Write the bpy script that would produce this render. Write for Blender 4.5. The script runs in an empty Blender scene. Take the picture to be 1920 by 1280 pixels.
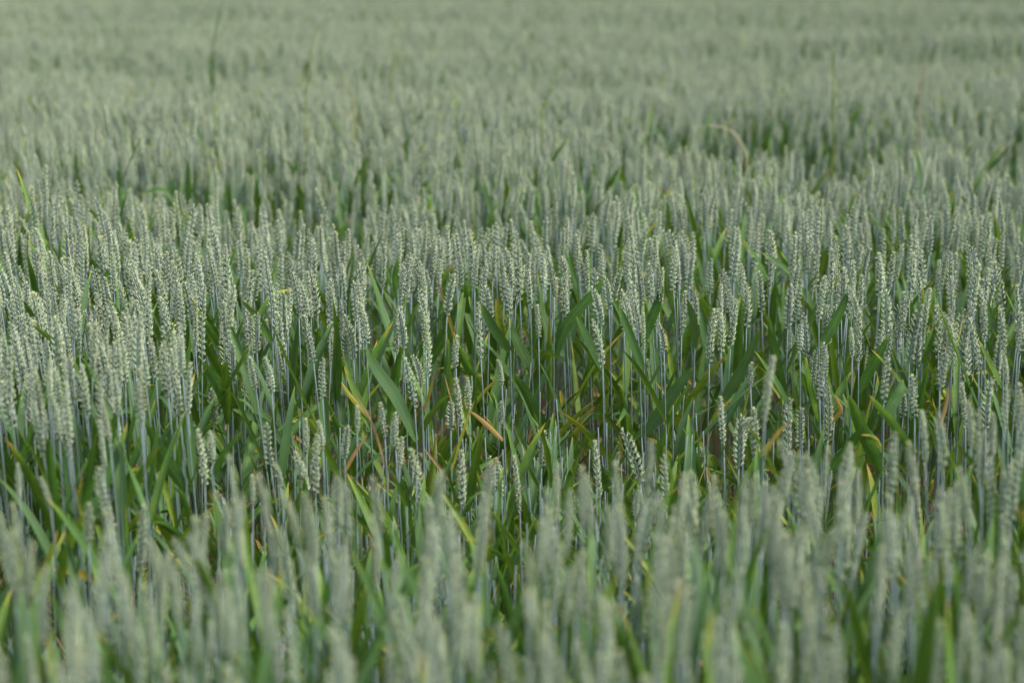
import bpy, math, random
import numpy as np
from mathutils import Vector, Matrix, noise

# ------------------------------------------------------------------ camera, sky, sun, exposure
S = bpy.context.scene
FPX = 4533.0                      # focal length in pixels of the 1920 px wide photograph (85 mm)
CANOPY = 0.82                     # height of the ear tips above the soil
ZC = CANOPY + 0.65                # eye height
PITCH = math.radians(9.886)
cam_d = bpy.data.cameras.new('camera')
cam = bpy.data.objects.new('camera', cam_d)
S.collection.objects.link(cam)
cam.location = (0, 0, ZC)
cam.rotation_euler = (math.radians(90) - PITCH, 0, 0)
cam_d.sensor_width = 36.0
cam_d.lens = 85.0
cam_d.clip_start = 0.05
cam_d.clip_end = 2000
cam_d.dof.use_dof = True
cam_d.dof.focus_distance = 4.38
cam_d.dof.aperture_fstop = 3.9
cam_d.dof.aperture_blades = 0
S.camera = cam

SUN_EL, SUN_AZ = math.radians(52), math.radians(118)   # azimuth from +Y (view direction) towards +X
w = bpy.data.worlds.new('World'); S.world = w; w.use_nodes = True
nt = w.node_tree; nt.nodes.clear()
sky = nt.nodes.new('ShaderNodeTexSky'); sky.sky_type = 'NISHITA'; sky.sun_disc = False
sky.sun_elevation = SUN_EL; sky.sun_rotation = SUN_AZ
sky.air_density = 1.0; sky.dust_density = 6.0; sky.ozone_density = 1.0
bg = nt.nodes.new('ShaderNodeBackground'); bg.inputs['Strength'].default_value = 0.12
wo = nt.nodes.new('ShaderNodeOutputWorld')
nt.links.new(sky.outputs[0], bg.inputs['Color']); nt.links.new(bg.outputs[0], wo.inputs['Surface'])
sd = bpy.data.lights.new('sun', 'SUN'); sd.energy = 1.5; sd.angle = math.radians(14); sd.color = (1.0, 0.98, 0.93)
sun = bpy.data.objects.new('sun', sd); S.collection.objects.link(sun)
sdir = Vector((math.sin(SUN_AZ) * math.cos(SUN_EL), math.cos(SUN_AZ) * math.cos(SUN_EL), math.sin(SUN_EL)))
sun.rotation_euler = sdir.to_track_quat('Z', 'Y').to_euler()
S.view_settings.view_transform = 'Standard'
S.view_settings.look = 'None'
S.view_settings.exposure = 0.86
S.view_settings.gamma = 1.0
S.view_settings.use_curve_mapping = False
S.cycles.use_denoising = True
S.cycles.max_bounces = 7
S.cycles.diffuse_bounces = 3
S.cycles.glossy_bounces = 2
S.cycles.transmission_bounces = 4

# ------------------------------------------------------------------ pixel <-> world helpers (layout measured from the photograph)
Fv = Vector((0, math.cos(PITCH), -math.sin(PITCH)))
Uv = Vector((0, math.sin(PITCH), math.cos(PITCH)))
def ray(u, v):
    return Fv + Vector(((u - 960) / FPX, 0, 0)) - Uv * ((v - 640) / FPX)
def at_y(u, v, y):                # the point seen at (u, v) at ground distance y
    r = ray(u, v); return Vector((0, 0, ZC)) + r * (y / r.y)
def dist_of(u, v, z=CANOPY):      # ground distance at which (u, v) meets height z
    r = ray(u, v); return r.y * (z - ZC) / r.z
def project(p):
    q = Vector(p) - Vector((0, 0, ZC)); d = q.dot(Fv)
    return 960 + FPX * q.x / d, 640 - FPX * q.dot(Uv) / d
def curve(pts):
    xs = [p[0] for p in pts]; ys = [p[1] for p in pts]
    return lambda u: float(np.interp(u, xs, ys))
def sstep(a, b, x):
    t = min(1, max(0, (x - a) / (b - a))); return t * t * (3 - 2 * t)

# ------------------------------------------------------------------ materials
def new_mat(name):
    m = bpy.data.materials.new(name); m.use_nodes = True
    t = m.node_tree; t.nodes.clear()
    return m, t, t.nodes, t.links
def val(t, op, a, b=None, c=None, clamp=False):
    n = t.nodes.new('ShaderNodeMath'); n.operation = op; n.use_clamp = clamp
    for i, x in enumerate((a, b, c)):
        if x is None: continue
        if isinstance(x, (int, float)): n.inputs[i].default_value = x
        else: t.links.new(x, n.inputs[i])
    return n.outputs[0]
def attr(t, name):
    n = t.nodes.new('ShaderNodeAttribute'); n.attribute_name = name; return n.outputs['Fac']
def mix(t, f, a, b, mode='MIX'):
    n = t.nodes.new('ShaderNodeMix'); n.data_type = 'RGBA'; n.blend_type = mode
    for k, x in ((0, f), (6, a), (7, b)):
        if isinstance(x, (int, float)): n.inputs[k].default_value = x
        elif isinstance(x, tuple): n.inputs[k].default_value = (*x, 1)
        else: t.links.new(x, n.inputs[k])
    return n.outputs[2]
def ramp(t, f, stops):
    n = t.nodes.new('ShaderNodeValToRGB'); e = n.color_ramp.elements
    while len(e) < len(stops): e.new(0.5)
    for k, (p, c) in enumerate(stops): e[k].position = p; e[k].color = (*c, 1)
    t.links.new(f, n.inputs[0]); return n.outputs[0]
def vec(t, x, y, z):
    n = t.nodes.new('ShaderNodeCombineXYZ')
    for i, k in enumerate((x, y, z)):
        if isinstance(k, (int, float)): n.inputs[i].default_value = k
        else: t.links.new(k, n.inputs[i])
    return n.outputs[0]
def nz(t, v, scale, detail=2, rough=0.5):
    n = t.nodes.new('ShaderNodeTexNoise'); n.inputs['Scale'].default_value = scale
    n.inputs['Detail'].default_value = detail; n.inputs['Roughness'].default_value = rough
    t.links.new(v, n.inputs['Vector']); return n.outputs[0]

def leaf_material():
    m, t, N, L = new_mat('wheat_leaf')
    along, across, tone, seed = (attr(t, k) for k in ('along', 'across', 'tone', 'seed'))
    rnd = N.new('ShaderNodeObjectInfo').outputs['Random']
    sd2 = val(t, 'ADD', val(t, 'MULTIPLY', seed, 17.0), val(t, 'MULTIPLY', rnd, 9.0))
    n1 = nz(t, vec(t, val(t, 'MULTIPLY', across, 1.3), val(t, 'MULTIPLY', along, 5.0), sd2), 1.3, 3, 0.6)
    n2 = nz(t, vec(t, val(t, 'MULTIPLY', across, 5.0), val(t, 'MULTIPLY', along, 26.0), sd2), 2.2, 2, 0.6)
    tip = val(t, 'MULTIPLY', val(t, 'POWER', along, 9.0), 0.55)
    spots = val(t, 'MULTIPLY', val(t, 'SUBTRACT', n2, 0.5), val(t, 'ADD', val(t, 'MULTIPLY', tone, 1.1), 0.05))
    y = val(t, 'ADD', val(t, 'ADD', tone, tip), val(t, 'MULTIPLY', val(t, 'SUBTRACT', n1, 0.5), 0.62))
    y = val(t, 'ADD', y, spots, clamp=True)
    col = ramp(t, y, [(0.0, (0.032, 0.105, 0.012)), (0.22, (0.060, 0.175, 0.014)), (0.42, (0.14, 0.27, 0.014)),
                      (0.55, (0.30, 0.33, 0.025)), (0.70, (0.46, 0.33, 0.05)), (0.84, (0.48, 0.27, 0.10)), (1.0, (0.42, 0.27, 0.17))])
    veins = val(t, 'SINE', val(t, 'MULTIPLY', across, 75.0))
    mid = val(t, 'SUBTRACT', 1.0, val(t, 'MULTIPLY', val(t, 'ABSOLUTE', val(t, 'SUBTRACT', across, 0.5)), 14.0), clamp=True)
    col = mix(t, val(t, 'MULTIPLY', val(t, 'ADD', veins, 1.0), 0.10), col, mix(t, 0.5, col, (0.12, 0.22, 0.10)))
    col = mix(t, val(t, 'MULTIPLY', mid, 0.35), col, (0.20, 0.28, 0.13))
    col = mix(t, val(t, 'MULTIPLY', val(t, 'SUBTRACT', tone, 1.0, clamp=True), 1.6, clamp=True), col, (0.62, 0.55, 0.42))
    hsv = N.new('ShaderNodeHueSaturation'); L.new(col, hsv.inputs['Color'])
    L.new(val(t, 'ADD', 0.485, val(t, 'MULTIPLY', nz(t, vec(t, sd2, 0.0, 0.0), 3.0), 0.03)), hsv.inputs['Hue'])
    L.new(val(t, 'ADD', 0.72, val(t, 'MULTIPLY', nz(t, vec(t, 0.0, sd2, 0.0), 3.7), 0.55)), hsv.inputs['Value'])
    hsv.inputs['Saturation'].default_value = 1.0
    # the waxy blue-green underside of a wheat leaf
    back = N.new('ShaderNodeNewGeometry').outputs['Backfacing']
    glau = val(t, 'MULTIPLY', back, val(t, 'SUBTRACT', 0.50, y, clamp=True))
    c2 = mix(t, glau, hsv.outputs[0], (0.10, 0.20, 0.095))
    b = N.new('ShaderNodeBsdfPrincipled'); L.new(c2, b.inputs['Base Color'])
    b.inputs['Roughness'].default_value = 0.50; b.inputs['Specular IOR Level'].default_value = 0.42
    bump = N.new('ShaderNodeBump'); bump.inputs['Strength'].default_value = 0.25; bump.inputs['Distance'].default_value = 0.0006
    L.new(veins, bump.inputs['Height']); L.new(bump.outputs[0], b.inputs['Normal'])
    tr = N.new('ShaderNodeBsdfTranslucent'); L.new(mix(t, 0.45, hsv.outputs[0], (0.24, 0.36, 0.02)), tr.inputs['Color'])
    ms = N.new('ShaderNodeMixShader'); ms.inputs[0].default_value = 0.30
    L.new(b.outputs[0], ms.inputs[1]); L.new(tr.outputs[0], ms.inputs[2])
    o = N.new('ShaderNodeOutputMaterial'); L.new(ms.outputs[0], o.inputs['Surface'])
    return m

def stem_material():
    m, t, N, L = new_mat('wheat_stem')
    along, seed = attr(t, 'along'), attr(t, 'seed')
    rnd = N.new('ShaderNodeObjectInfo').outputs['Random']
    sh = attr(t, 'tone')                      # 1 on the leaf sheath, 0 on the bare straw, 2 at a node
    k = nz(t, vec(t, val(t, 'MULTIPLY', along, 9.0), val(t, 'ADD', seed, val(t, 'MULTIPLY', rnd, 5)), 0.0), 1.0, 3)
    up = ramp(t, val(t, 'ADD', along, val(t, 'MULTIPLY', val(t, 'SUBTRACT', k, 0.5), 0.3)),
              [(0.0, (0.26, 0.17, 0.08)), (0.18, (0.17, 0.20, 0.07)), (0.42, (0.085, 0.155, 0.085)), (0.65, (0.11, 0.175, 0.155)), (1.0, (0.155, 0.22, 0.225))])
    col = mix(t, val(t, 'MULTIPLY', sh, 0.25, clamp=True), up, (0.10, 0.19, 0.12))
    col = mix(t, val(t, 'MULTIPLY', val(t, 'SUBTRACT', sh, 1.0, clamp=True), 0.7), col, (0.25, 0.30, 0.15))
    b = N.new('ShaderNodeBsdfPrincipled'); L.new(col, b.inputs['Base Color'])
    b.inputs['Roughness'].default_value = 0.5; b.inputs['Specular IOR Level'].default_value = 0.35
    b.inputs['Sheen Weight'].default_value = 0.15
    o = N.new('ShaderNodeOutputMaterial'); L.new(b.outputs[0], o.inputs['Surface'])
    return m

def ear_material():
    m, t, N, L = new_mat('wheat_ear')
    along, ft, seed = attr(t, 'along'), attr(t, 'across'), attr(t, 'seed')
    rnd = N.new('ShaderNodeObjectInfo').outputs['Random']
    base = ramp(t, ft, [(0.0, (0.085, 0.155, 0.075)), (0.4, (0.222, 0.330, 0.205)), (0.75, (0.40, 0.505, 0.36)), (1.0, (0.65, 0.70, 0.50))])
    r2 = nz(t, vec(t, val(t, 'MULTIPLY', rnd, 31.0), 0.0, 0.0), 1.0, 0)
    yel = val(t, 'MULTIPLY', val(t, 'SUBTRACT', r2, 0.42, clamp=True), 2.2, clamp=True)
    col = mix(t, yel, base, mix(t, 0.5, base, (0.34, 0.39, 0.14)))
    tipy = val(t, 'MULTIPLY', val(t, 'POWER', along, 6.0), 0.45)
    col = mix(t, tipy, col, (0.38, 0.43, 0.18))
    n = nz(t, vec(t, seed, val(t, 'MULTIPLY', along, 30.0), rnd), 1.7, 1)
    col = mix(t, val(t, 'MULTIPLY', val(t, 'SUBTRACT', n, 0.35, clamp=True), 0.9), col, mix(t, 0.5, col, (0.17, 0.26, 0.20)))
    hsv = N.new('ShaderNodeHueSaturation'); L.new(col, hsv.inputs['Color'])
    L.new(val(t, 'ADD', 0.78, val(t, 'MULTIPLY', rnd, 0.34)), hsv.inputs['Value'])
    hsv.inputs['Saturation'].default_value = 1.04
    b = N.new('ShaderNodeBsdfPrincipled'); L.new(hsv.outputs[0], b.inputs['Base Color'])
    b.inputs['Roughness'].default_value = 0.55; b.inputs['Specular IOR Level'].default_value = 0.35
    b.inputs['Sheen Weight'].default_value = 0.2
    o = N.new('ShaderNodeOutputMaterial'); L.new(b.outputs[0], o.inputs['Surface'])
    return m

def plain_material(name, c, rough=0.7, c2=None, scale=30):
    m, t, N, L = new_mat(name)
    b = N.new('ShaderNodeBsdfPrincipled')
    b.inputs['Roughness'].default_value = rough
    if c2:
        g = N.new('ShaderNodeTexCoord').outputs['Object']
        L.new(mix(t, nz(t, g, scale, 6, 0.65), c, c2), b.inputs['Base Color'])
        bump = N.new('ShaderNodeBump'); bump.inputs['Distance'].default_value = 0.02
        L.new(nz(t, g, scale * 1.7, 6, 0.7), bump.inputs['Height']); L.new(bump.outputs[0], b.inputs['Normal'])
    else: b.inputs['Base Color'].default_value = (*c, 1)
    o = N.new('ShaderNodeOutputMaterial'); L.new(b.outputs[0], o.inputs['Surface'])
    return m

M_LEAF, M_STEM, M_EAR = leaf_material(), stem_material(), ear_material()
M_ANTHER = plain_material('anther', (0.80, 0.79, 0.68), 0.6)
M_SOIL = plain_material('soil', (0.045, 0.032, 0.02), 0.95, (0.10, 0.07, 0.045), 14)
MATS = [M_LEAF, M_STEM, M_EAR, M_ANTHER]

# ------------------------------------------------------------------ mesh building blocks
ATTRS = ('along', 'across', 'tone', 'seed')
class Geo:
    def __init__(s): s.v = []; s.f = []; s.m = []; s.a = []
    def add(s, verts, faces, mi, attrs):
        o = len(s.v); s.v.extend(verts); s.f.extend([tuple(i + o for i in f) for f in faces])
        s.m.extend([mi] * len(faces)); s.a.extend(attrs)
    def merge(s, g, mat=None):
        vs = [mat @ Vector(p) for p in g.v] if mat is not None else g.v
        o = len(s.v); s.v.extend(vs); s.f.extend([tuple(i + o for i in f) for f in g.f]); s.m.extend(g.m); s.a.extend(g.a)
    def mesh(s, name):
        me = bpy.data.meshes.new(name)
        me.from_pydata([tuple(p) for p in s.v], [], s.f)
        used = sorted(set(s.m)); mp = {k: i for i, k in enumerate(used)}
        for k in used: me.materials.append(MATS[k])
        me.polygons.foreach_set('material_index', [mp[k] for k in s.m])
        me.polygons.foreach_set('use_smooth', [True] * len(s.f))
        arr = np.array(s.a, dtype=np.float32)
        for i, k in enumerate(ATTRS):
            at = me.attributes.new(k, 'FLOAT', 'POINT'); at.data.foreach_set('value', arr[:, i].copy())
        me.update(); return me

def tube(g, pts, rad, tones, seed, mi=1, sides=6, z0=0.0, ztop=None):
    n = len(pts); H = ztop or pts[-1].z
    vs, fs, at = [], [], []
    for i, p in enumerate(pts):
        tg = (pts[min(n - 1, i + 1)] - pts[max(0, i - 1)]).normalized()
        ax = tg.cross(Vector((0, 1, 0.01))).normalized(); ay = tg.cross(ax)
        for k in range(sides):
            a = 2 * math.pi * k / sides
            vs.append(p + (ax * math.cos(a) + ay * math.sin(a)) * rad[i])
            at.append(((p.z - z0) / H, k / sides, tones[i], seed))
    for i in range(n - 1):
        for k in range(sides):
            k2 = (k + 1) % sides
            fs.append((i * sides + k, i * sides + k2, (i + 1) * sides + k2, (i + 1) * sides + k))
    fs.append(tuple((n - 1) * sides + k for k in range(sides)))
    g.add(vs, fs, mi, at)

PROFILE = curve([(0, .42), (.06, .62), (.2, .92), (.36, 1), (.55, .93), (.72, .74), (.86, .46), (.95, .2), (1, .02)])
def leaf(path, width, side, tone, seed, twist=0.0, fold=0.16, curl=0.0, wav=0.0):
    """a blade along path; side = direction of its width at the base, twisting along the way"""
    g = Geo(); n = len(path); vs, at, fs = [], [], []
    for i, p in enumerate(path):
        t = i / (n - 1)
        tg = (path[min(n - 1, i + 1)] - path[max(0, i - 1)]).normalized()
        sv = (side - tg * side.dot(tg)).normalized()
        sv = Matrix.Rotation(twist * t, 3, tg) @ sv
        nn = tg.cross(sv)
        hw = width * 0.5 * PROFILE(t)
        for s in (-1, -.5, 0, .5, 1):
            vs.append(p + sv * (s * hw) + nn * (abs(s) * hw * (fold + curl * t) + wav * hw * math.sin(t * 19 + seed * 9 + s)))
            at.append((t, 0.5 + 0.5 * s, tone, seed))
    for i in range(n - 1):
        for k in range(4):
            a = i * 5 + k; fs.append((a, a + 1, a + 6, a + 5))
    g.add(vs, fs, 0, at); return g

def pool_leaf(r, length, width, ang0, droop, tone, kink=None, n=13):
    """blade springing from the origin towards +X; ang0 from the vertical at the base, droop added along it"""
    p = Vector((0, 0, 0)); pts = [p.copy()]; a = ang0; side_dr = r.uniform(-.25, .25)
    for i in range(n - 1):
        t = i / (n - 2)
        b = a + droop * t ** 1.8
        if kink and t > kink[0]: b += kink[1] * min(1, (t - kink[0]) * 5)
        d = Vector((math.sin(b), side_dr * t * .6, math.cos(b))).normalized()
        p = p + d * (length / (n - 1)); pts.append(p.copy())
    return leaf(pts, width, Vector((0, 1, 0)), tone, r.random(), twist=r.uniform(-1.6, 1.6), fold=r.uniform(.08, .4),
                curl=r.uniform(0, .5), wav=r.uniform(0, .12))

def floret(g, base, d, outn, L, W, T, seed, zt, mi=2, awn=0.0):
    """pointed, keeled husk"""
    d = d.normalized(); sv = d.cross(outn).normalized(); nv = sv.cross(d).normalized()
    prof = [(0, .35), (.22, .85), (.48, 1), (.74, .72), (.93, .28)]
    vs, at, fs = [], [], []; K = 5
    for t, w_ in prof:
        for k in range(K):
            a = 2 * math.pi * k / K + math.pi / 2
            vs.append(base + d * (t * L) + sv * (math.cos(a) * w_ * W / 2) + nv * (math.sin(a) * w_ * T / 2 + .25 * T * math.sin(t * 3)))
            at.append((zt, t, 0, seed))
    tip = base + d * (L + awn) + nv * (.1 * T)
    vs.append(tip); at.append((zt, 1.0, 0, seed))
    for i in range(len(prof) - 1):
        for k in range(K):
            k2 = (k + 1) % K; fs.append((i * K + k, i * K + k2, (i + 1) * K + k2, (i + 1) * K + k))
    o = (len(prof) - 1) * K
    for k in range(K): fs.append((o + k, o + (k + 1) % K, len(vs) - 1))
    g.add(vs, fs, mi, at)

EAR_L = 0.09
def build_ear(r, nodes=17, fat=1.0):
    g = Geo(); bend = r.uniform(-.024, .024); bend2 = r.uniform(-.005, .005)
    def axis(z):
        t = z / EAR_L; return Vector((bend * t * t, bend2 * t * t, z))
    pts = [axis(EAR_L * .96 * i / 10) for i in range(11)]
    tube(g, pts, [.0013] * 11, [0] * 11, 0, sides=4, z0=-.5, ztop=.5)
    step = EAR_L * 0.925 / nodes
    for i in range(nodes):
        s = 1 if i % 2 else -1
        t = i / (nodes - 1)
        size = (0.62 + .38 * sstep(0, .16, t)) * (1 - .38 * sstep(.62, 1.0, t)) * fat * r.uniform(.93, 1.07)
        c = axis(step * i + .001) + Vector((s * .0012, 0, 0))
        out = math.radians(r.uniform(24, 38)) * (1 - .3 * t)
        sd_ = r.random()
        for (fy, L, W, lift) in ((-40, .0082, .0033, 0), (40, .0082, .0033, 0), (-24, .0104, .0034, .0008), (24, .0104, .0034, .0008), (0, .0102, .0033, .0022)):
            if fy == 0 and (t < .1): continue
            f = math.radians(fy + r.uniform(-10, 10))
            o2 = out + r.uniform(-.13, .13) + (.06 if fy == 0 else 0)
            d = Vector((s * math.sin(o2), math.sin(f) * math.cos(o2), math.cos(f) * math.cos(o2)))
            b0 = c + Vector((s * .0008 * size, math.sin(f) * .0016 * size, lift * size))
            floret(g, b0, d, Vector((s, math.sin(f) * 1.2, 0)).normalized(), L * size * r.uniform(.9, 1.08), W * .92 * size, .0028 * size,
                   sd_ + .15 * r.random(), t, awn=r.uniform(.0006, .0024) * (1 + 1.5 * t))
        for _ in range(2):                      # spent anthers hanging from the husks
            if r.random() < .6:
                f = r.uniform(-.6, .6)
                b0 = c + Vector((s * (.0050 + .0012 * r.random()) * size, math.sin(f) * .0055, .005 * size + r.uniform(-.002, .002)))
                d = Vector((s * r.uniform(.1, 1), r.uniform(-.6, .6), r.uniform(-1, .5))).normalized()
                q = d.cross(Vector((.3, 1, .2))).normalized() * .0007; q2 = d.cross(q).normalized() * .0007
                vs = [b0, b0 + d * .0016 + q, b0 + d * .0016 + q2, b0 + d * .0016 - q - q2, b0 + d * .0042]
                g.add(vs, [(0, 2, 1), (0, 3, 2), (0, 1, 3), (4, 1, 2), (4, 2, 3), (4, 3, 1)], 3, [(t, 1, 0, sd_)] * 5)
    for a in (-28, 28, 0):                      # end spikelet
        f = math.radians(a)
        floret(g, axis(EAR_L * .925), Vector((0, math.sin(f), math.cos(f))), Vector((1, 0, 0)), .0075 * fat, .0030, .0026, .5, 1.0, awn=.0012)
    return g

def ring_list(H, ligules, r0):
    """heights, radii and tones of a culm: bare straw above each ligule, thicker sheath below it, a swollen node at its foot"""
    zs = []
    for z in np.linspace(0, H, 13): zs.append((float(z), None))
    for lz in ligules: zs += [(lz - .0015, 'a'), (lz + .0015, 'b')]
    nodes_ = [lz - .13 for lz in ligules if lz - .13 > .03]
    for nz_ in nodes_: zs += [(nz_ - .004, 'n0'), (nz_, 'n'), (nz_ + .004, 'n0')]
    zs = sorted(z for z in zs if 0 <= z[0] <= H)
    out = []
    for z, k in zs:
        insheath = any(lz - .13 <= z <= lz for lz in ligules)
        rr = r0 * (1 - .35 * z / H) * (1.32 if insheath else 1.0)
        if k == 'b': rr = r0 * (1 - .35 * z / H)
        if k == 'n': rr *= 1.35
        out.append((z, rr, 2 if k == 'n' else 1 if insheath else 0))
    return out

def build_stem(H, path, ligules, r0, seed):
    g = Geo(); rl = ring_list(H, ligules, r0)
    tube(g, [path(z) for z, _, _ in rl], [a for _, a, _ in rl], [t for _, _, t in rl], seed, ztop=max(H, .3))
    return g

# ------------------------------------------------------------------ pools of ears and blades
R = random.Random(5)
EARS = [build_ear(R, nodes=R.choice((16, 18, 19, 20, 21)), fat=R.uniform(.76, 1.04)) for _ in range(18)]
def lf(kind):
    if kind == 'flag':
        return pool_leaf(R, R.uniform(.15, .23), R.uniform(.0135, .0205), math.radians(R.uniform(8, 34)), math.radians(R.uniform(-10, 18)),
                         R.choice((.02, .05, .08, .12, .15, .20, .32)), kink=R.choice((None,) * 9 + ((.75, .8),)))
    if kind == 'second':
        return pool_leaf(R, R.uniform(.17, .25), R.uniform(.013, .019), math.radians(R.uniform(10, 42)), math.radians(R.uniform(-8, 36)),
                         R.choice((.04, .06, .10, .14, .22, .42)), kink=R.choice((None,) * 5 + ((.6, 1.3),)))
    if kind == 'third':
        return pool_leaf(R, R.uniform(.15, .24), R.uniform(.009, .015), math.radians(R.uniform(14, 55)), math.radians(R.uniform(10, 110)),
                         R.choice((.06, .1, .18, .30, .50, .75)), kink=R.choice((None, (.4, 1.8))))
    return pool_leaf(R, R.uniform(.12, .22), R.uniform(.003, .007), math.radians(R.uniform(5, 70)), math.radians(R.uniform(-30, 90)),
                     R.choice((.7, .85, .95, 1.0)), kink=R.choice((None, (.4, 1.5))))
LEAVES = {k: [lf(k) for _ in range(n)] for k, n in (('flag', 22), ('second', 20), ('third', 18), ('dead', 16))}
EAR_ME = [g.mesh('ear') for g in EARS]
LEAF_ME = {k: [g.mesh('leaf') for g in v] for k, v in LEAVES.items()}

def leaf_plan(r, H, lush=1.0):
    """(kind, height on the culm) for one stalk of culm height H"""
    fl = H - r.uniform(.125, .20)
    plan = []
    if r.random() < .25: plan.append(('second', fl - r.uniform(.06, .12)))
    if r.random() < .97 * lush: plan.append(('flag', fl))
    if r.random() < .9 * lush: plan.append(('second', fl - r.uniform(.10, .15)))
    if r.random() < .85: plan.append(('third', fl - r.uniform(.20, .32)))
    if r.random() < .45: plan.append(('dead', fl - r.uniform(.2, .42)))
    if lush > 1: plan += [('second', fl - r.uniform(.02, .3)), ('third', fl - r.uniform(.1, .4)), ('flag', fl - r.uniform(.1, .3))]
    return [(k, z) for k, z in plan if z > .04]

# ------------------------------------------------------------------ the ground
g = bpy.data.meshes.new('ground')
xs = [-400, -60, -20] + [i * .5 for i in range(-16, 17)] + [20, 60, 400]
ys = [-60, -20, -5] + [i * .5 for i in range(-2, 61)] + [60, 120, 900]
g.from_pydata([(x, y, .02 * noise.noise(Vector((x * 2.1, y * 2.1, 0))) - .01) for y in ys for x in xs], [],
              [(j * len(xs) + i, j * len(xs) + i + 1, (j + 1) * len(xs) + i + 1, (j + 1) * len(xs) + i) for j in range(len(ys) - 1) for i in range(len(xs) - 1)])
g.materials.append(M_SOIL)
ground = bpy.data.objects.new('ground', g); S.collection.objects.link(ground); ground['kind'] = 'structure'

# ------------------------------------------------------------------ where the crop stands
# the hollow in the crop, as the lines where the ears behind it end and the ears before it begin (pixels at ear-tip height)
BACK = curve([(-400, 740), (0, 715), (100, 730), (200, 735), (300, 690), (360, 630), (420, 575), (600, 570), (700, 550), (780, 555),
              (900, 515), (1000, 490), (1100, 495), (1200, 525), (1450, 525), (1600, 555), (1700, 580), (1800, 590), (1920, 600), (2300, 600)])
FRONT = curve([(-400, 960), (0, 960), (150, 1000), (250, 990), (400, 965), (500, 935), (600, 930), (700, 910), (780, 890), (860, 890),
               (1000, 900), (1110, 880), (1180, 870), (1240, 890), (1300, 870), (1350, 825), (1420, 810), (1500, 815), (1580, 840),
               (1640, 850), (1700, 810), (1800, 750), (1920, 735), (2300, 720)])
def blob(u, v, cu, cv, su, sv): return math.exp(-((u - cu) / su) ** 2 - ((v - cv) / sv) ** 2)
def field(x, y):
    """density 0..1, height offset, whether in the hollow"""
    u, v = project((x, y, CANOPY))
    dens, dz = 1.0, 0.0
    gap = BACK(u) < v < FRONT(u)
    dz += .030 * noise.noise(Vector((x * 1.3, y * .9, 3.1))) + .018 * noise.noise(Vector((x * 4.1, y * 3.3, 7.7)))
    dz += .09 * sstep(5.5, 10, y) * noise.noise(Vector((x * .28, y * .75, 1.3)))
    dens *= 1 - .35 * max(0, noise.noise(Vector((x * .9, y * .8, 9.3))))
    far = 1.1 * blob(u, v, 1440, 232, 190, 30) + 1.0 * blob(u, v, 1585, 270, 60, 26) + .7 * blob(u, v, 1880, 262, 60, 30)
    far += .85 * blob(u, v, 400, 330, 330, 28) * (1 if u > 60 else .4) + .8 * blob(u, v, 930, 372, 80, 30) + .6 * blob(u, v, 655, 372, 70, 28)
    dens *= 1 - .3 * blob(u, v, 1900, 20, 250, 60)
    far += .6 * blob(u, v, 235, 100, 50, 16) + .35 * blob(u, v, 1180, 300, 60, 20)
    if y < 6.5: dz += .035 * (1 - sstep(0, 520, u)) * blob(u, v, 0, 430, 600, 90)
    far = min(1, far)
    dens *= 1 - .22 * sstep(300, 1100, u) * (1 if v > 300 else .5)
    dens *= 1 - .36 * sstep(3.8, 4.4, y) * (1 - sstep(5.4, 8, y)) * (.35 + .65 * sstep(250, 800, u))
    dens *= 1 - .85 * far; dz -= .28 * far
    return dens, dz, gap

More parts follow.
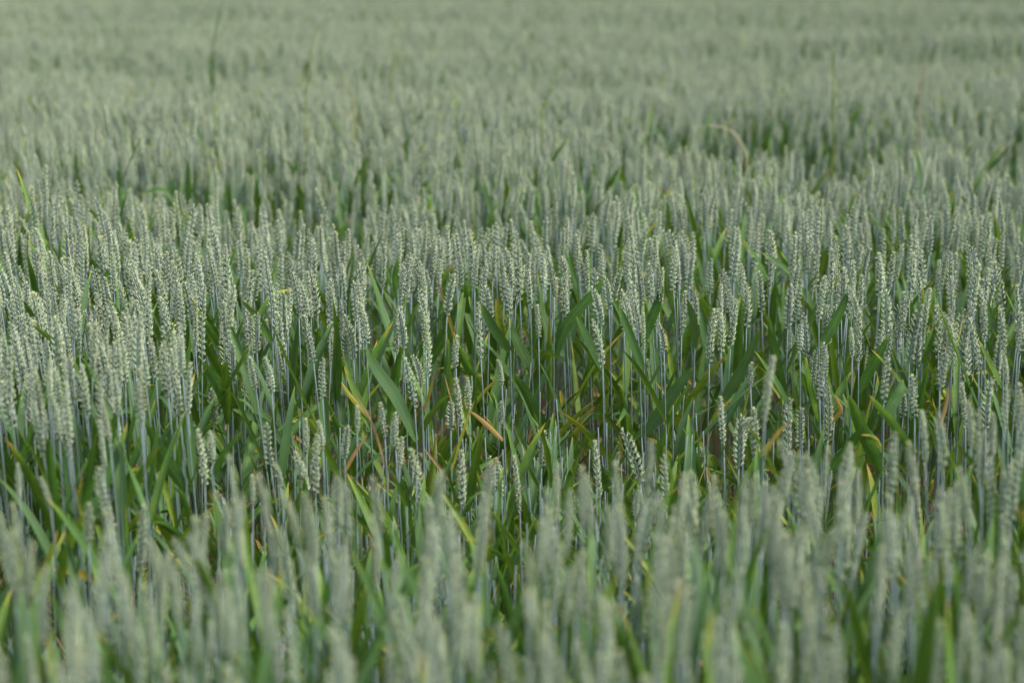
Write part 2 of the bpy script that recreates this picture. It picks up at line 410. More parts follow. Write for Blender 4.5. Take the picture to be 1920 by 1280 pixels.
# ears whose place was read off the photograph: tip u, tip v, foot u, foot v
HERO = [
 (866,411,876,490),(834,424,842,505),(851,437,856,520),(888,475,890,545),(904,452,906,535),(922,460,923,528),(941,468,945,565),
 (925,418,930,500),(997,415,1003,498),(1016,475,1019,548),(1036,484,1039,556),(950,512,955,595),(987,505,995,580),(968,467,975,565),
 (1052,512,1060,595),(1086,445,1095,545),(1062,480,1066,552),(1172,447,1176,530),(1190,462,1197,560),(1192,540,1197,630),
 (1205,585,1207,655),(1177,555,1183,640),(1122,535,1127,610),(1119,595,1130,690),(894,565,902,675),(850,627,855,690),(1008,570,1010,635),
 (789,480,797,592),(1140,520,1142,580),(1212,492,1220,565),(1232,500,1235,570),(935,670,940,712),(1241,600,1245,660),
 (1605,579,1610,680),(1547,642,1546,705),(1532,672,1537,748),(1557,712,1552,825),(1347,742,1357,838),(1387,777,1385,880),
 (1412,760,1420,880),(1470,747,1477,860),(1498,760,1500,840),(1332,575,1330,680),(1285,540,1278,628),(1308,535,1303,620),
 (1405,675,1407,720),(1497,602,1500,660),(1480,532,1477,618),(1597,615,1598,668),(1397,777,1395,815),(1712,570,1705,680),
 (1825,595,1835,695),(1766,652,1762,732),(1660,670,1657,755),(1885,660,1888,722),(1710,700,1715,785),(1732,772,1735,870),
 (1765,772,1768,880),(1805,715,1810,800),(1845,708,1848,805),(1910,715,1907,805),(1885,722,1882,805),(1822,750,1820,840),
 (1665,812,1672,925),(1592,830,1595,900),(1862,772,1860,860),(1915,585,1908,660),
 (570,588,588,680),(598,670,605,748),(515,590,532,668),(475,585,482,662),(682,565,687,645),(750,577,757,655),(765,670,778,765),
 (787,665,790,725),(856,710,865,800),(840,750,845,803),(875,710,880,768),(502,667,510,735),(463,667,480,730),(670,757,670,805),
 (712,750,722,822),(733,772,742,842),(752,817,750,865),(648,795,646,860),(492,792,508,875),(518,860,525,900),(575,782,575,850),
 (597,785,605,840),(587,812,592,925),(565,842,575,930),
 (48,598,66,690),(165,608,185,700),(202,638,212,735),(215,695,222,780),(193,748,207,835),(185,788,195,875),(262,642,275,728),
 (282,630,293,712),(295,645,316,745),(325,685,338,782),(350,680,353,777),(330,632,342,700),(250,710,265,798),(5,670,27,765),
 (88,675,95,755),(100,735,112,825),(122,665,137,760),(155,685,165,785),(60,690,80,790),(210,560,225,650),(255,560,268,640),
 (392,807,398,870),(377,800,385,910),(165,880,212,990),(30,868,37,935),(77,890,93,945),(163,940,167,1020),(196,1030,197,1085),
 (22,935,40,1050),(272,945,262,1080),(540,920,560,1020),(413,917,425,975),(472,887,474,945),(780,835,790,950),(860,842,868,955),
 (965,850,975,960),(1037,870,1045,980),(1115,825,1125,935),(1183,800,1200,905),(1240,850,1250,960),(1290,900,1300,1020),
 (640,905,650,1020),(700,890,712,1000),(1487,433,1484,505),(1256,470,1263,545),(958,470,960,540),
]
TALL = [(75,310,87,388,5.1),(193,200,207,262,6.1),(366,195,360,262,6.3),(600,352,612,425,5.4),(240,352,246,420,5.4),(1203,322,1207,390,5.7)]

class Stalk: pass
stalks = []
def near_slim(y): return .84 + .16 * sstep(2.6, 4.0, y)      # the nearest plants are slighter ones
for i, h in enumerate(HERO + TALL):
    r = random.Random(1000 + i)
    tu, tv, fu, fv = h[:4]
    s = Stalk(); s.hero = i; s.r = r
    if len(h) == 5: y = h[4]
    else:
        vb, vf = BACK(tu), FRONT(tu)
        if tv > vf - 32: y = dist_of(tu, tv, CANOPY + r.uniform(-.01, .02))
        elif tv > vb: y = dist_of(tu, vb + (tv - vb) * .35, CANOPY)
        else: y = dist_of(tu, tv, CANOPY + r.uniform(-.005, .03))
    s.tip = at_y(tu, tv, y); s.foot = at_y(fu, fv, y + r.uniform(-.008, .008))
    L = (s.tip - s.foot).length
    Lw = min(.108, max(.05, L))
    s.foot = s.tip + (s.foot - s.tip) * (Lw / L)
    s.el = Lw; s.y = y; s.gap = BACK(tu) < tv < FRONT(tu) - 32
    lean = (s.tip - s.foot).normalized()
    s.base = Vector((s.foot.x - lean.x * s.foot.z * .45 + r.uniform(-.012, .012), y - r.uniform(-.02, .02), 0))
    s.roll = r.uniform(0, 6.28)
    stalks.append(s)

# random crop around them
PR = random.Random(11)
herogrid = {}
for s in stalks: herogrid.setdefault((int(s.foot.x // .05), int(s.foot.y // .05)), []).append(s.foot)
def near_hero(x, y, d):
    a, b = int(x // .05), int(y // .05)
    return any((p.x - x) ** 2 + (p.y - y) ** 2 < d * d for i in (-1, 0, 1) for j in (-1, 0, 1) for p in herogrid.get((a + i, b + j), ()))
crop = []                                   # x, y, scale, leanx, leany, yaw, in hollow
y = .85
while y < 45:
    stepy = .050 if y < 16 else .062 if y < 26 else .09 if y < 34 else .12
    half = .235 * y + 1.0 + .05 * y
    x = -half
    while x < half:
        px, py = x + PR.uniform(-.5, .5) * stepy * 1.1, y + PR.uniform(-.5, .5) * stepy * 1.1
        x += stepy
        dens, dz, gap = field(px, py)
        q, q2, q3, q4, q5, q6 = (PR.random() for _ in range(6))
        if gap:
            u, v = project((px, py, CANOPY))
            edge = min(v - BACK(u), FRONT(u) - v)
            thin = .42 if y > 3.3 else .5
            if q > thin: continue
            H = CANOPY * (.38 + .36 * q2 * q2)
        else:
            if q > dens: continue
            H = CANOPY + dz + .055 * (q2 + q3 - 1)
            if q4 < .10: H -= .04 + .16 * q3
            if q4 > .992: H += .05
        if y < 7.5 and near_hero(px, py, .022 if not gap else .03): continue
        u0 = 960 + 4533 * px / max(py, .5)
        lx = -.075 * (1 - sstep(100, 900, u0)) + .06 * noise.noise(Vector((px * 1.6, py * 1.2, 21))) + .05 * (PR.random() + PR.random() - 1) * 2
        ly = .035 * (PR.random() + PR.random() - 1) * 2
        crop.append((px, py, H, lx, ly, q6 * 6.2832, gap))
    y += stepy

# ------------------------------------------------------------------ individual stalks
def child(name, me, parent, mat=None):
    o = bpy.data.objects.new(name, me); S.collection.objects.link(o); o.parent = parent
    if mat is not None: o.matrix_local = mat
    return o

LEAFSPEC = [  # hand-read blades: pixels from the foot to the tip, width in pixels, tone, name of the look
 ([(800,690),(838,620),(868,565),(886,528)],21,.10),([(1028,672),(1062,610),(1105,558),(1137,520)],23,.10),([(937,655),(925,612),(902,566)],20,.12),
 ([(938,645),(936,600),(930,556)],15,.50),([(1205,645),(1224,592),(1243,532)],21,.05),([(1246,590),(1250,540),(1247,478)],9,.30),
 ([(1196,695),(1180,625),(1161,572)],17,.12),([(447,780),(412,722),(381,675)],25,.08),([(342,915),(305,855),(268,793)],26,.06),
 ([(776,822),(742,745),(704,690),(686,652)],25,.06),([(566,846),(505,800),(465,778),(436,767)],17,.12),([(698,800),(668,742),(644,688)],15,.36),
 ([(641,705),(633,668),(619,625)],17,.10),([(1355,752),(1393,685),(1422,615)],25,.05),([(1217,812),(1260,738),(1298,684)],25,.08),
 ([(1232,832),(1258,778),(1278,736)],17,.50),([(1545,650),(1570,600),(1595,545)],19,.05),([(1477,742),(1452,662),(1439,590)],19,.12),
 ([(1537,792),(1517,712),(1511,668)],12,.32),([(1645,882),(1616,806),(1590,738)],27,.22),([(1560,885),(1590,835),(1618,788)],20,.15),
 ([(1710,852),(1680,802),(1628,738)],19,.28),([(1664,778),(1685,742),(1697,716)],24,.12),([(1727,682),(1745,640),(1760,590)],11,.20),
 ([(1612,732),(1640,680),(1667,630)],21,.08),([(1874,724),(1858,680),(1840,642)],12,.36),([(98,1095),(135,1010),(170,948)],19,.42),
 ([(64,1122),(90,1050),(108,992)],11,.52),([(242,1128),(200,1098),(140,1074),(80,1068)],19,.62),([(938,822),(908,790),(880,766)],9,.80),
 ([(958,862),(955,820),(944,782)],17,.36),([(1052,798),(1059,765),(1050,732)],14,.52),([(1070,852),(1110,815),(1173,788)],13,.36),
 ([(1060,882),(1080,808),(1116,756)],13,.50),([(1013,797),(992,745),(964,698)],21,.05),([(866,816),(848,760),(832,700)],4,.95),
 ([(968,842),(1000,795),(1038,744)],4,.95),([(848,882),(868,810),(890,750)],6,.55),([(884,702),(862,650),(838,580),(819,512)],8,.72),
 ([(1012,560),(1018,590),(1030,640)],12,.12),([(148,700),(120,655),(58,600)],14,.30),([(206,540),(200,520),(208,500)],14,.12),
 ([(1075,560),(1062,590),(1040,640)],14,.06),([(745,560),(742,520),(747,485)],14,.1),([(1508,560),(1480,510),(1425,470)],12,.15),
 ([(352,415),(354,360),(352,298)],12,.16),([(1850,640),(1858,600),(1850,560)],12,.2),([(980,690),(968,640),(955,600)],18,.05),
 ([(1130,690),(1105,640),(1080,590)],18,.08),([(1320,650),(1300,600),(1285,555)],16,.08),([(505,640),(488,600),(452,560)],14,.22),
 ([(400,890),(420,850),(455,805)],14,.15),([(30,800),(50,850),(80,760)],18,.1),([(1265,870),(1240,835),(1210,815)],10,.5),
 ([(745,905),(758,860),(735,800)],5,.9),([(722,880),(700,800),(662,735)],5,.95),([(652,880),(665,850),(690,812)],7,.85),([(905,905),(925,870),(948,835)],5,.9),
 ([(830,900),(820,870),(795,840)],7,.95),([(800,770),(806,735),(816,690)],6,.75),([(985,960),(1000,925),(1020,910)],6,.9),([(930,960),(905,925),(880,880)],5,.95),
 ([(1150,880),(1165,850),(1160,815)],7,.7),([(1560,800),(1575,770),(1560,735)],10,.75),([(1760,800),(1775,760),(1782,722)],8,.85),([(1660,845),(1640,820),(1610,812)],8,.5),
 ([(680,780),(660,745),(640,715)],9,.6),([(1440,850),(1455,815),(1480,790)],8,.7),([(1330,800),(1345,775),(1372,745)],9,.55),([(560,870),(545,840),(520,830)],7,.8),
]
def assign_leaves():
    heroes = [s for s in stalks]
    for path, wd, tone in LEAFSPEC:
        bu, bv = path[0]
        best, bs = None, 1e9
        for s in heroes:
            P = s.base.lerp(s.foot, .5)
            # height on this culm at the pixel row of the blade's foot
            p = at_y(bu, bv, s.y)
            if p.z > s.foot.z - .015 or p.z < .05: continue
            cx = s.base.x + (s.foot.x - s.base.x) * (p.z / s.foot.z)
            tv = path[-1][1]
            if abs(cx - p.x) * FPX / s.y > 26: continue
            e = abs(cx - p.x) * FPX / s.y + 140 * abs(s.y - dist_of(bu, min(tv, BACK(bu) + 20) if tv < FRONT(bu) - 60 or bu < 300 else tv)) + 25 * len(s.leaves)
            if e < bs: bs, best = e, s
        if best: best.leaves.append((path, wd, tone)); continue
        r = random.Random(int(bu * 7 + bv)); tv = path[-1][1]      # no read-off culm here: one of its own
        yy = dist_of(bu, min(tv, BACK(bu)) if tv < FRONT(bu) - 30 else tv)
        s = Stalk(); s.hero = 999; s.r = r; s.y = yy; s.gap = False; s.leaves = [(path, wd, tone)]
        s.tip = at_y(bu + r.uniform(-8, 8), bv, yy); s.tip.z = max(CANOPY + r.uniform(-.06, .0), s.tip.z + .13) if bv < 760 or bu < 200 else max(s.tip.z + .13, CANOPY - .2)
        s.el = r.uniform(.075, .09); s.foot = s.tip - Vector((r.uniform(-.05, .05), r.uniform(-.05, .05), 1)).normalized() * s.el
        s.base = Vector((s.tip.x, yy, 0)); s.roll = r.uniform(0, 6.28); stalks.append(s)
for s in stalks: s.leaves = []
assign_leaves()

def culm_path(base, foot, wob):
    def f(z):
        t = z / foot.z
        q = base.lerp(foot, t); k = math.sin(math.pi * t)
        return Vector((q.x - base.x + wob[0] * k, q.y - base.y + wob[1] * k, z))
    return f
def align(d, roll):
    return d.to_track_quat('Z', 'Y').to_matrix().to_4x4() @ Matrix.Rotation(roll, 4, 'Z')

def make_stalk(r, base, tip, foot, el, roll, hero_leaves=(), hollow=False):
    root = bpy.data.objects.new('wheat_stalk', None); S.collection.objects.link(root)
    root.location = base; root.empty_display_size = .05
    H = foot.z
    cp = culm_path(base, foot, (r.uniform(-.006, .006), r.uniform(-.006, .006)))
    plan = leaf_plan(r, H, .92)
    if hero_leaves: plan = [p for p in plan if p[0] not in ('flag',)]
    spec = []
    y0 = foot.y
    for path, wd, tone in hero_leaves:
        pts = [at_y(u, v, y0) - base for u, v in path]
        spec.append((pts, wd * y0 / FPX, tone)); plan.append(('own', pts[0].z))
    ligs = sorted(z for _, z in plan)
    rad = r.uniform(.00150, .00185) * min(1, .6 + H * .6)
    child('stem', build_stem(H, cp, ligs, rad, r.random()).mesh('stem'), root)
    d = (tip - foot).normalized(); sc = el / EAR_L
    wf = r.uniform(.92, 1.1) * (.55 + .45 * min(1, sc)) * near_slim(base.y)
    child('ear', EAR_ME[r.randrange(len(EAR_ME))], root, Matrix.Translation(foot - base) @ align(d, roll) @ Matrix.Diagonal((wf, wf, sc, 1)))
    az = r.uniform(0, 6.28); tones = []
    for kind, z in plan:
        if kind == 'own': continue
        k = r.randrange(len(LEAF_ME[kind])); az += math.pi + r.uniform(-.7, .7)
        child('leaf', LEAF_ME[kind][k], root, Matrix.Translation(cp(z)) @ Matrix.Rotation(az, 4, 'Z') @ Matrix.Scale(r.uniform(.85, 1.1), 4))
        if kind == 'flag': tones.append(LEAVES[kind][k].a[0][2])
    for pts, wd, tone in spec:
        a0 = cp(pts[0].z - .004)
        dy = r.uniform(-.035, .035)
        ctrl = [a0] + [p + Vector((0, dy * (i + 1) / len(pts), 0)) for i, p in enumerate(pts[1:])]
        out = []; n = 15                         # smooth the hand-read points
        for i in range(n):
            t = i / (n - 1) * (len(ctrl) - 1); j = min(int(t), len(ctrl) - 2); f = t - j
            p0, p1, p2, p3 = ctrl[max(0, j - 1)], ctrl[j], ctrl[j + 1], ctrl[min(len(ctrl) - 1, j + 2)]
            out.append(.5 * ((2 * p1) + (p2 - p0) * f + (2 * p0 - 5 * p1 + 4 * p2 - p3) * f * f + (3 * p1 - p0 - 3 * p2 + p3) * f ** 3))
        tg = (out[-1] - out[0]).normalized()
        sv = tg.cross(Vector((r.uniform(-.5, .5), -1, r.uniform(-.1, .5)))).normalized()
        if r.random() < .35: sv = -sv
        child('leaf', leaf(out, wd, sv, tone, r.random(), twist=r.uniform(-.5, .5), fold=r.uniform(.1, .3), wav=.05).mesh('leaf'), root)
        tones.append(tone)
    root['_tone'] = max([t for t in tones] or [0])
    return root

CHOSEN = [1368,1701,1859,3339,1355,1815,3675,1521,1895,3394,1813,1857,1696,1760,1702,3280,1850,1981,1806,1580,3788,2514,1697,1979,3281,2564,3856,3506,3228,1692,1638,1595,3006,1467,3853,1854,3504,3987,3674,2848,2704,2653,1897,3454,2457,3918,3630,1755,3678,3233,2652,3861,3789,2699,1417,1751,1689,4306,3174,1905,1812,3450,2031,3790,3232,2801,1903,3565,1980,3336,3915,1982,1809,3986,1814,1805,1369,1363,1302,3621,2651,2195,1940,1901,1820,1700,1653,1581,3455,1476,3176,2752,1640,1533,1292,2754,1900,4047,3916,3732,1818,1693,1477,1362,3400,3110,2107,1642,1583,1413,4167,3570,1849,1645,1643,1524,1422,4171,3860,3673,3457,3402,3346,2512,2111,1939,1851,1646,1586,1522,1367,1297,1184,4360,3917,3855,3463,3396,1894,1858,1761,1641,1639,1589,3857,2604,2113,1816,1807,1750,1526,3683,3338,1535,1523,1365,1304,3797,3340,2845]   # indices into crop of the stalks that show largest beside the hand-placed ones
N_IND = 300
things = []
for s in stalks:
    o = make_stalk(s.r, s.base, s.tip, s.foot, s.el, s.roll, s.leaves, s.gap)
    things.append((o, s.tip, s.foot, s.y, s.gap))
def crop_points(c, r):
    x, y, H, lx, ly, yaw, gap = c
    el = r.uniform(.072, .096) * (.5 + .5 * near_slim(y)) * (1 if not gap else .55 + .5 * (H / CANOPY) * r.uniform(.6, 1))
    b = Vector((x, y, 0)); tip = Vector((x + lx * H, y + ly * H, H))
    d = Vector((lx * 1.6 + r.uniform(-.05, .05), ly * 1.6 + r.uniform(-.05, .05), 1)).normalized()
    return b, tip, tip - d * el, el
if CHOSEN is None:
    cand = []
    for i, c in enumerate(crop):
        u, v = project((c[0] + c[3] * c[2], c[1] + c[4] * c[2], c[2]))
        if -25 < u < 1945 and v < 1290 and c[1] > 1.6: cand.append((-v, i))
    CHOSEN = [i for _, i in sorted(cand)[:N_IND - len(stalks)]]
CHOSEN = [1368,1701,1859,3339,1355,1815,3675,1521,1895,3394,1813,1857,1696,1760,1702,3280,1850,1981,1806,1580,3788,2514,1697,1979,3281,2564,3856,3506,3228,1692,1638,1595,3006,1467,3853,1854,3504,3987,3674,2848,2704,2653,1897,3454,2457,3918,3630,1755,3678,3233,2652,3861,3789,2699,1417,1751,1689,4306,3174,1905,1812,3450,2031,3790,3232,2801,1903,3565,1980,3336,3915,1982,1809,3986,1814,1805,1369,1363,1302,3621,2651,2195,1940,1901,1820,1700,1653,1581,3455,1476,3176,2752,1640,1533,1292,2754,1900,4047,3916,3732,1818,1693,1477,1362,3400,3110,2107,1642,1583,1413,4167,3570,1849,1645,1643,1524,1422,4171,3860,3673,3457,3402,3346,2512,2111,1939,1851,1646,1586,1522,1367,1297,1184,4360,3917,3855,3463,3396,1894,1858,1761,1641,1639,1589,3857,2604,2113,1816,1807,1750,1526,3683,3338,1535,1523,1365,1304,3797,3340,2845]   # indices into crop of the stalks that show largest beside the hand-placed ones
CHOSEN = [1368,1701,1859,3339,1355,1815,3675,1521,1895,3394,1813,1857,1696,1760,1702,3280,1850,1981,1806,1580,3788,2514,1697,1979,3281,2564,3856,3506,3228,1692,1638,1595,3006,1467,3853,1854,3504,3987,3674,2848,2704,2653,1897,3454,2457,3918,3630,1755,3678,3233,2652,3861,3789,2699,1417,1751,1689,4306,3174,1905,1812,3450,2031,3790,3232,2801,1903,3565,1980,3336,3915,1982,1809,3986,1814,1805,1369,1363,1302,3621,2651,2195,1940,1901,1820,1700,1653,1581,3455,1476,3176,2752,1640,1533,1292,2754,1900,4047,3916,3732,1818,1693,1477,1362,3400,3110,2107,1642,1583,1413,4167,3570,1849,1645,1643,1524,1422,4171,3860,3673,3457,3402,3346,2512,2111,1939,1851,1646,1586,1522,1367,1297,1184,4360,3917,3855,3463,3396,1894,1858,1761,1641,1639,1589,3857,2604,2113,1816,1807,1750,1526,3683,3338,1535,1523,1365,1304,3797,3340,2845]   # indices into crop of the stalks that show largest beside the hand-placed ones
CHOSEN = [1368,1701,1859,3339,1355,1815,3675,1521,1895,3394,1813,1857,1696,1760,1702,3280,1850,1981,1806,1580,3788,2514,1697,1979,3281,2564,3856,3506,3228,1692,1638,1595,3006,1467,3853,1854,3504,3987,3674,2848,2704,2653,1897,3454,2457,3918,3630,1755,3678,3233,2652,3861,3789,2699,1417,1751,1689,4306,3174,1905,1812,3450,2031,3790,3232,2801,1903,3565,1980,3336,3915,1982,1809,3986,1814,1805,1369,1363,1302,3621,2651,2195,1940,1901,1820,1700,1653,1581,3455,1476,3176,2752,1640,1533,1292,2754,1900,4047,3916,3732,1818,1693,1477,1362,3400,3110,2107,1642,1583,1413,4167,3570,1849,1645,1643,1524,1422,4171,3860,3673,3457,3402,3346,2512,2111,1939,1851,1646,1586,1522,1367,1297,1184,4360,3917,3855,3463,3396,1894,1858,1761,1641,1639,1589,3857,2604,2113,1816,1807,1750,1526,3683,3338,1535,1523,1365,1304,3797,3340,2845]   # indices into crop of the stalks that show largest beside the hand-placed ones
CHOSEN = [1368,1701,1859,3339,1355,1815,3675,1521,1895,3394,1813,1857,1696,1760,1702,3280,1850,1981,1806,1580,3788,2514,1697,1979,3281,2564,3856,3506,3228,1692,1638,1595,3006,1467,3853,1854,3504,3987,3674,2848,2704,2653,1897,3454,2457,3918,3630,1755,3678,3233,2652,3861,3789,2699,1417,1751,1689,4306,3174,1905,1812,3450,2031,3790,3232,2801,1903,3565,1980,3336,3915,1982,1809,3986,1814,1805,1369,1363,1302,3621,2651,2195,1940,1901,1820,1700,1653,1581,3455,1476,3176,2752,1640,1533,1292,2754,1900,4047,3916,3732,1818,1693,1477,1362,3400,3110,2107,1642,1583,1413,4167,3570,1849,1645,1643,1524,1422,4171,3860,3673,3457,3402,3346,2512,2111,1939,1851,1646,1586,1522,1367,1297,1184,4360,3917,3855,3463,3396,1894,1858,1761,1641,1639,1589,3857,2604,2113,1816,1807,1750,1526,3683,3338,1535,1523,1365,1304,3797,3340,2845]   # indices into crop of the stalks that show largest beside the hand-placed ones
CHOSEN = CHOSEN[:N_IND - len(stalks)]
chosen = set(CHOSEN)
for i in CHOSEN:
    r = random.Random(50000 + i)
    b, tip, foot, el = crop_points(crop[i], r)
    o = make_stalk(r, b, tip, foot, el, r.uniform(0, 6.28), (), crop[i][6])
    things.append((o, tip, foot, b.y, crop[i][6]))

# labels: row by row, counted along each row, with the look of the stalk
ORD = ('first second third fourth fifth sixth seventh eighth ninth tenth eleventh twelfth thirteenth fourteenth fifteenth sixteenth seventeenth '
       'eighteenth nineteenth twentieth').split()
TENS = ['', '', 'twenty', 'thirty', 'forty', 'fifty', 'sixty', 'seventy', 'eighty', 'ninety']
def ordinal(n):
    if n > 99: return 'hundred and ' + ordinal(n - 100)
    if n <= 20: return ORD[n - 1]
    t, k = divmod(n, 10)
    if k == 0: return {'3': 'thirtieth', '4': 'fortieth', '5': 'fiftieth', '6': 'sixtieth', '7': 'seventieth', '8': 'eightieth', '9': 'ninetieth'}[str(t)]
    return TENS[t] + '-' + ORD[k - 1]
rows = {}
for o, tip, foot, yy, gap in things:
    u, v = project(tip)
    if gap: z = 'in back of the hollow' if v < BACK(u) + 130 else 'in front of the hollow'
    elif v < 400: z = 'above rows behind the hollow'
    elif v < BACK(u) + 1: z = 'in rows behind the hollow' if v < 520 else 'on the hollow far edge'
    elif v < FRONT(u) + 40: z = 'on the hollow near edge'
    else:
        k = int((v - FRONT(u) - 40) // 75)
        z = 'in %s foreground row' % ('first', 'second', 'third', 'fourth', 'fifth', 'sixth', 'seventh')[min(k, 6)]
    z = ('left' if u < 960 else 'right', z)
    rows.setdefault(z, []).append((u, v, o, tip, foot, gap))
GROUPS = 'wheat stalks of the nearest part of the field'
for z, lst in rows.items():
    lst.sort(key=lambda a: abs(a[0] - 960))
    for k, (u, v, o, tip, foot, gap) in enumerate(lst):
        lean = (tip.x - foot.x) / max(.01, tip.z - foot.z)
        look = 'short' if tip.z < .66 else 'tall' if tip.z > .86 else 'green'
        ln = 'leaning left' if lean < -.1 else 'leaning right' if lean > .1 else 'upright'
        tone = o['_tone']; del o['_tone']
        lfw = ', browned leaf' if tone > .75 else ', yellowing leaf' if tone > .42 else ''
        o['label'] = '%s %s wheat stalk%s, %s %s of centre %s' % (look, ln, lfw, ordinal(k + 1), z[0], z[1])
        o['category'] = 'wheat stalk'; o['group'] = GROUPS

# ------------------------------------------------------------------ the rest of the crop: one mass of stuff
def whole_stalk(r, short, eared=True):
    g = Geo(); H = r.uniform(.70, .75)
    lean = Vector((r.uniform(-.012, .012), r.uniform(-.012, .012), 0))
    foot = Vector((lean.x, lean.y, H - EAR_L * .98)); b = Vector((0, 0, 0))
    el = r.uniform(.074, .099)
    if short: el *= r.uniform(.55, .8)
    foot.z = 1.0 * CANOPY - el
    cp = culm_path(b, foot, (r.uniform(-.008, .008), r.uniform(-.008, .008)))
    plan = leaf_plan(r, foot.z, .95 if not short else 1.2)
    g.merge(build_stem(foot.z, cp, sorted(z for _, z in plan), r.uniform(.0015, .00185), r.random()))
    d = Vector((r.uniform(-.09, .09), r.uniform(-.09, .09), 1)).normalized(); sc = el / EAR_L
    wf = r.uniform(.92, 1.1) * (.6 + .4 * min(1, sc))
    if eared: g.merge(EARS[r.randrange(len(EARS))], Matrix.Translation(foot) @ align(d, r.uniform(0, 6.28)) @ Matrix.Diagonal((wf, wf, sc, 1)))
    az = r.uniform(0, 6.28)
    for kind, z in plan:
        az += math.pi + r.uniform(-.7, .7)
        g.merge(LEAVES[kind][r.randrange(len(LEAVES[kind]))], Matrix.Translation(cp(z)) @ Matrix.Rotation(az, 4, 'Z') @ Matrix.Scale(r.uniform(.85, 1.1), 4))
    return g
NV, NS, NT = 40, 10, 8
vcol = bpy.data.collections.new('wheat stalk shapes')
for i in range(NV + NS + NT):
    o = bpy.data.objects.new('shape_%02d' % i, whole_stalk(random.Random(900 + i), i >= NV, i < NV + NS).mesh('wheat_stalk_shape'))
    vcol.objects.link(o)
pts, rot, scl, var = [], [], [], []
for i, c in enumerate(crop):
    if i in chosen: continue
    x, y, H, lx, ly, yaw, gap = c
    r = random.Random(70000 + i)
    q = Matrix.Rotation(0, 3, 'X')
    d = Vector((lx, ly, 1)).normalized()
    e = (d.to_track_quat('Z', 'Y').to_matrix() @ Matrix.Rotation(yaw, 3, 'Z')).to_euler()
    pts.append((x, y, 0)); rot.append(tuple(e)); k = H / CANOPY; kw = (.55 + .45 * k) * near_slim(y)
    scl.append((kw, kw, k)); var.append(r.randrange(NV) if not gap else NV + r.randrange(NS) if r.random() < .4 else NV + NS + r.randrange(NT))
    if gap:                                              # leafy side shoots without an ear that close the crop over the soil
        for _ in range(2):
            k = r.uniform(.5, .85)
            pts.append((x + r.uniform(-.04, .04), y + r.uniform(-.04, .04), 0)); rot.append((r.uniform(-.06, .06), r.uniform(-.06, .06), r.uniform(0, 6.28)))
            scl.append((.9, .9, k)); var.append(NV + NS + r.randrange(NT))
fm = bpy.data.meshes.new('wheat_crop'); fm.from_pydata(pts, [], [])
a = fm.attributes.new('rot', 'FLOAT_VECTOR', 'POINT'); a.data.foreach_set('vector', np.array(rot, dtype=np.float32).ravel())
a = fm.attributes.new('scl', 'FLOAT_VECTOR', 'POINT'); a.data.foreach_set('vector', np.array(scl, dtype=np.float32).ravel())
a = fm.attributes.new('var', 'INT', 'POINT'); a.data.foreach_set('value', np.array(var, dtype=np.int32))
fo = bpy.data.objects.new('wheat_crop', fm); S.collection.objects.link(fo)
fo['kind'] = 'stuff'; fo['label'] = 'dense green wheat crop stretching away behind the nearest stalks'
ng = bpy.data.node_groups.new('spread', 'GeometryNodeTree')
ng.interface.new_socket('Geometry', in_out='INPUT', socket_type='NodeSocketGeometry')
ng.interface.new_socket('Geometry', in_out='OUTPUT', socket_type='NodeSocketGeometry')
gi = ng.nodes.new('NodeGroupInput'); go = ng.nodes.new('NodeGroupOutput')
iop = ng.nodes.new('GeometryNodeInstanceOnPoints'); ci = ng.nodes.new('GeometryNodeCollectionInfo')
ci.inputs['Collection'].default_value = vcol; ci.inputs['Separate Children'].default_value = True; ci.inputs['Reset Children'].default_value = True
def named(t, n):
    q = ng.nodes.new('GeometryNodeInputNamedAttribute'); q.data_type = t; q.inputs['Name'].default_value = n; return q.outputs['Attribute']
e2r = ng.nodes.new('FunctionNodeEulerToRotation'); ng.links.new(named('FLOAT_VECTOR', 'rot'), e2r.inputs[0])
ng.links.new(gi.outputs[0], iop.inputs['Points']); ng.links.new(ci.outputs[0], iop.inputs['Instance'])
iop.inputs['Pick Instance'].default_value = True
ng.links.new(named('INT', 'var'), iop.inputs['Instance Index']); ng.links.new(e2r.outputs[0], iop.inputs['Rotation'])
ng.links.new(named('FLOAT_VECTOR', 'scl'), iop.inputs['Scale']); ng.links.new(iop.outputs[0], go.inputs[0])
md = fo.modifiers.new('spread', 'NODES'); md.node_group = ng

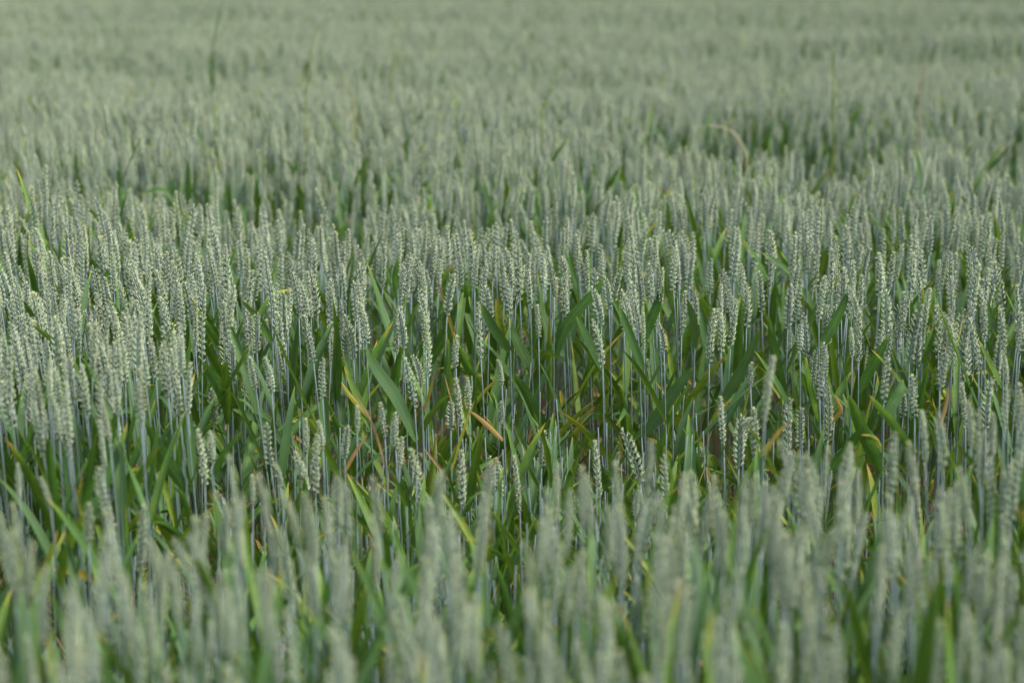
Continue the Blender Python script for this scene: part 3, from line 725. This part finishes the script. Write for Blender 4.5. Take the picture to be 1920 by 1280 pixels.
# ------------------------------------------------------------------ grass culms that stand above the wheat
def grass(path, y, width, tone, label, head=0.0, blade=False, top=None):
    pts = [at_y(u, v, y) for u, v in path]                # from low to high
    base = Vector((pts[0].x + .01, y, 0))
    root = bpy.data.objects.new('grass_stem', None); S.collection.objects.link(root); root.location = base
    root['kind'] = 'thing'; root['label'] = label; root['category'] = 'grass stem'; root['group'] = 'loose grass stems above the wheat'
    ctrl = [Vector((0, 0, 0))] + [p - base for p in pts]
    g = Geo(); n = 22; out = []
    for i in range(n):
        t = i / (n - 1) * (len(ctrl) - 1); j = min(int(t), len(ctrl) - 2); f = t - j
        p0, p1, p2, p3 = ctrl[max(0, j - 1)], ctrl[j], ctrl[j + 1], ctrl[min(len(ctrl) - 1, j + 2)]
        out.append(.5 * ((2 * p1) + (p2 - p0) * f + (2 * p0 - 5 * p1 + 4 * p2 - p3) * f * f + (3 * p1 - p0 - 3 * p2 + p3) * f ** 3))
    vs = Geo(); tube(vs, out, [width * .5 * (1 - .4 * i / n) for i in range(n)], [0] * n, .3, mi=0, sides=6, ztop=2)
    vs.a = [(.3, .25, tone, .3)] * len(vs.a)
    child('stem', vs.mesh('stem'), root)
    if head:
        gh = Geo(); k0 = int(n * (1 - head)); rr = random.Random(int(y * 100))
        for i in range(k0, n - 1):
            for s in range(9):
                f = rr.random(); p = out[i].lerp(out[i + 1], f); a_ = rr.uniform(0, 6.28)
                tg = (out[i + 1] - out[i]).normalized()
                d = (tg + .35 * Vector((math.cos(a_), math.sin(a_), 0))).normalized()
                floret(gh, p, d, Vector((math.cos(a_), math.sin(a_), .01)), .009, .0022, .002, rr.random(), .5, mi=2, awn=.003)
        child('seed_head', gh.mesh('seed_head'), root)
    lp = [out[8], out[8] + Vector((.03, -.01, .08)), out[8] + Vector((.07, -.02, .13)), out[8] + Vector((.12, -.02, .14))]
    child('leaf', leaf(lp, .007, Vector((0, 1, 0)), tone, .5).mesh('leaf'), root)
    return root
grass([(396,200),(398,130),(403,70),(414,20),(424,-20)], 9.0, .007, .2, 'thick dark green grass stem rising past the top edge of the picture', .25)
grass([(574,250),(578,150),(586,80),(600,45),(616,30)], 7.8, .0045, .5, 'tall pale yellow-green grass stem with its tip bent over to the right', .3)
grass([(665,230),(652,180),(640,135),(626,104)], 7.4, .0035, .5, 'yellowish grass stem leaning left beside the bent pale one', .3)
grass([(732,200),(736,120),(742,40)], 8.6, .006, .45, 'thin green upright grass stem right of the bent pale one', .3)
grass([(1016,240),(1022,200),(1032,165),(1052,140)], 7.6, .005, .5, 'brownish green grass stem curving right above the middle of the field', .3)
grass([(1562,230),(1563,160),(1564,95)], 7.5, .006, .6, 'pale upright grass stem behind the dark hollow', .3)
grass([(1722,220),(1730,140),(1744,75)], 8, .004, .85, 'thin brown grass stem leaning right near the right side', .3)
grass([(1400,330),(1396,285),(1378,252),(1352,239),(1327,235)], 7.35, .006, 1.5, 'bleached straw bent over to the left before the dark hollow', 0)

print('stalks', len(stalks), 'crop', len(crop), 'things', len(things))
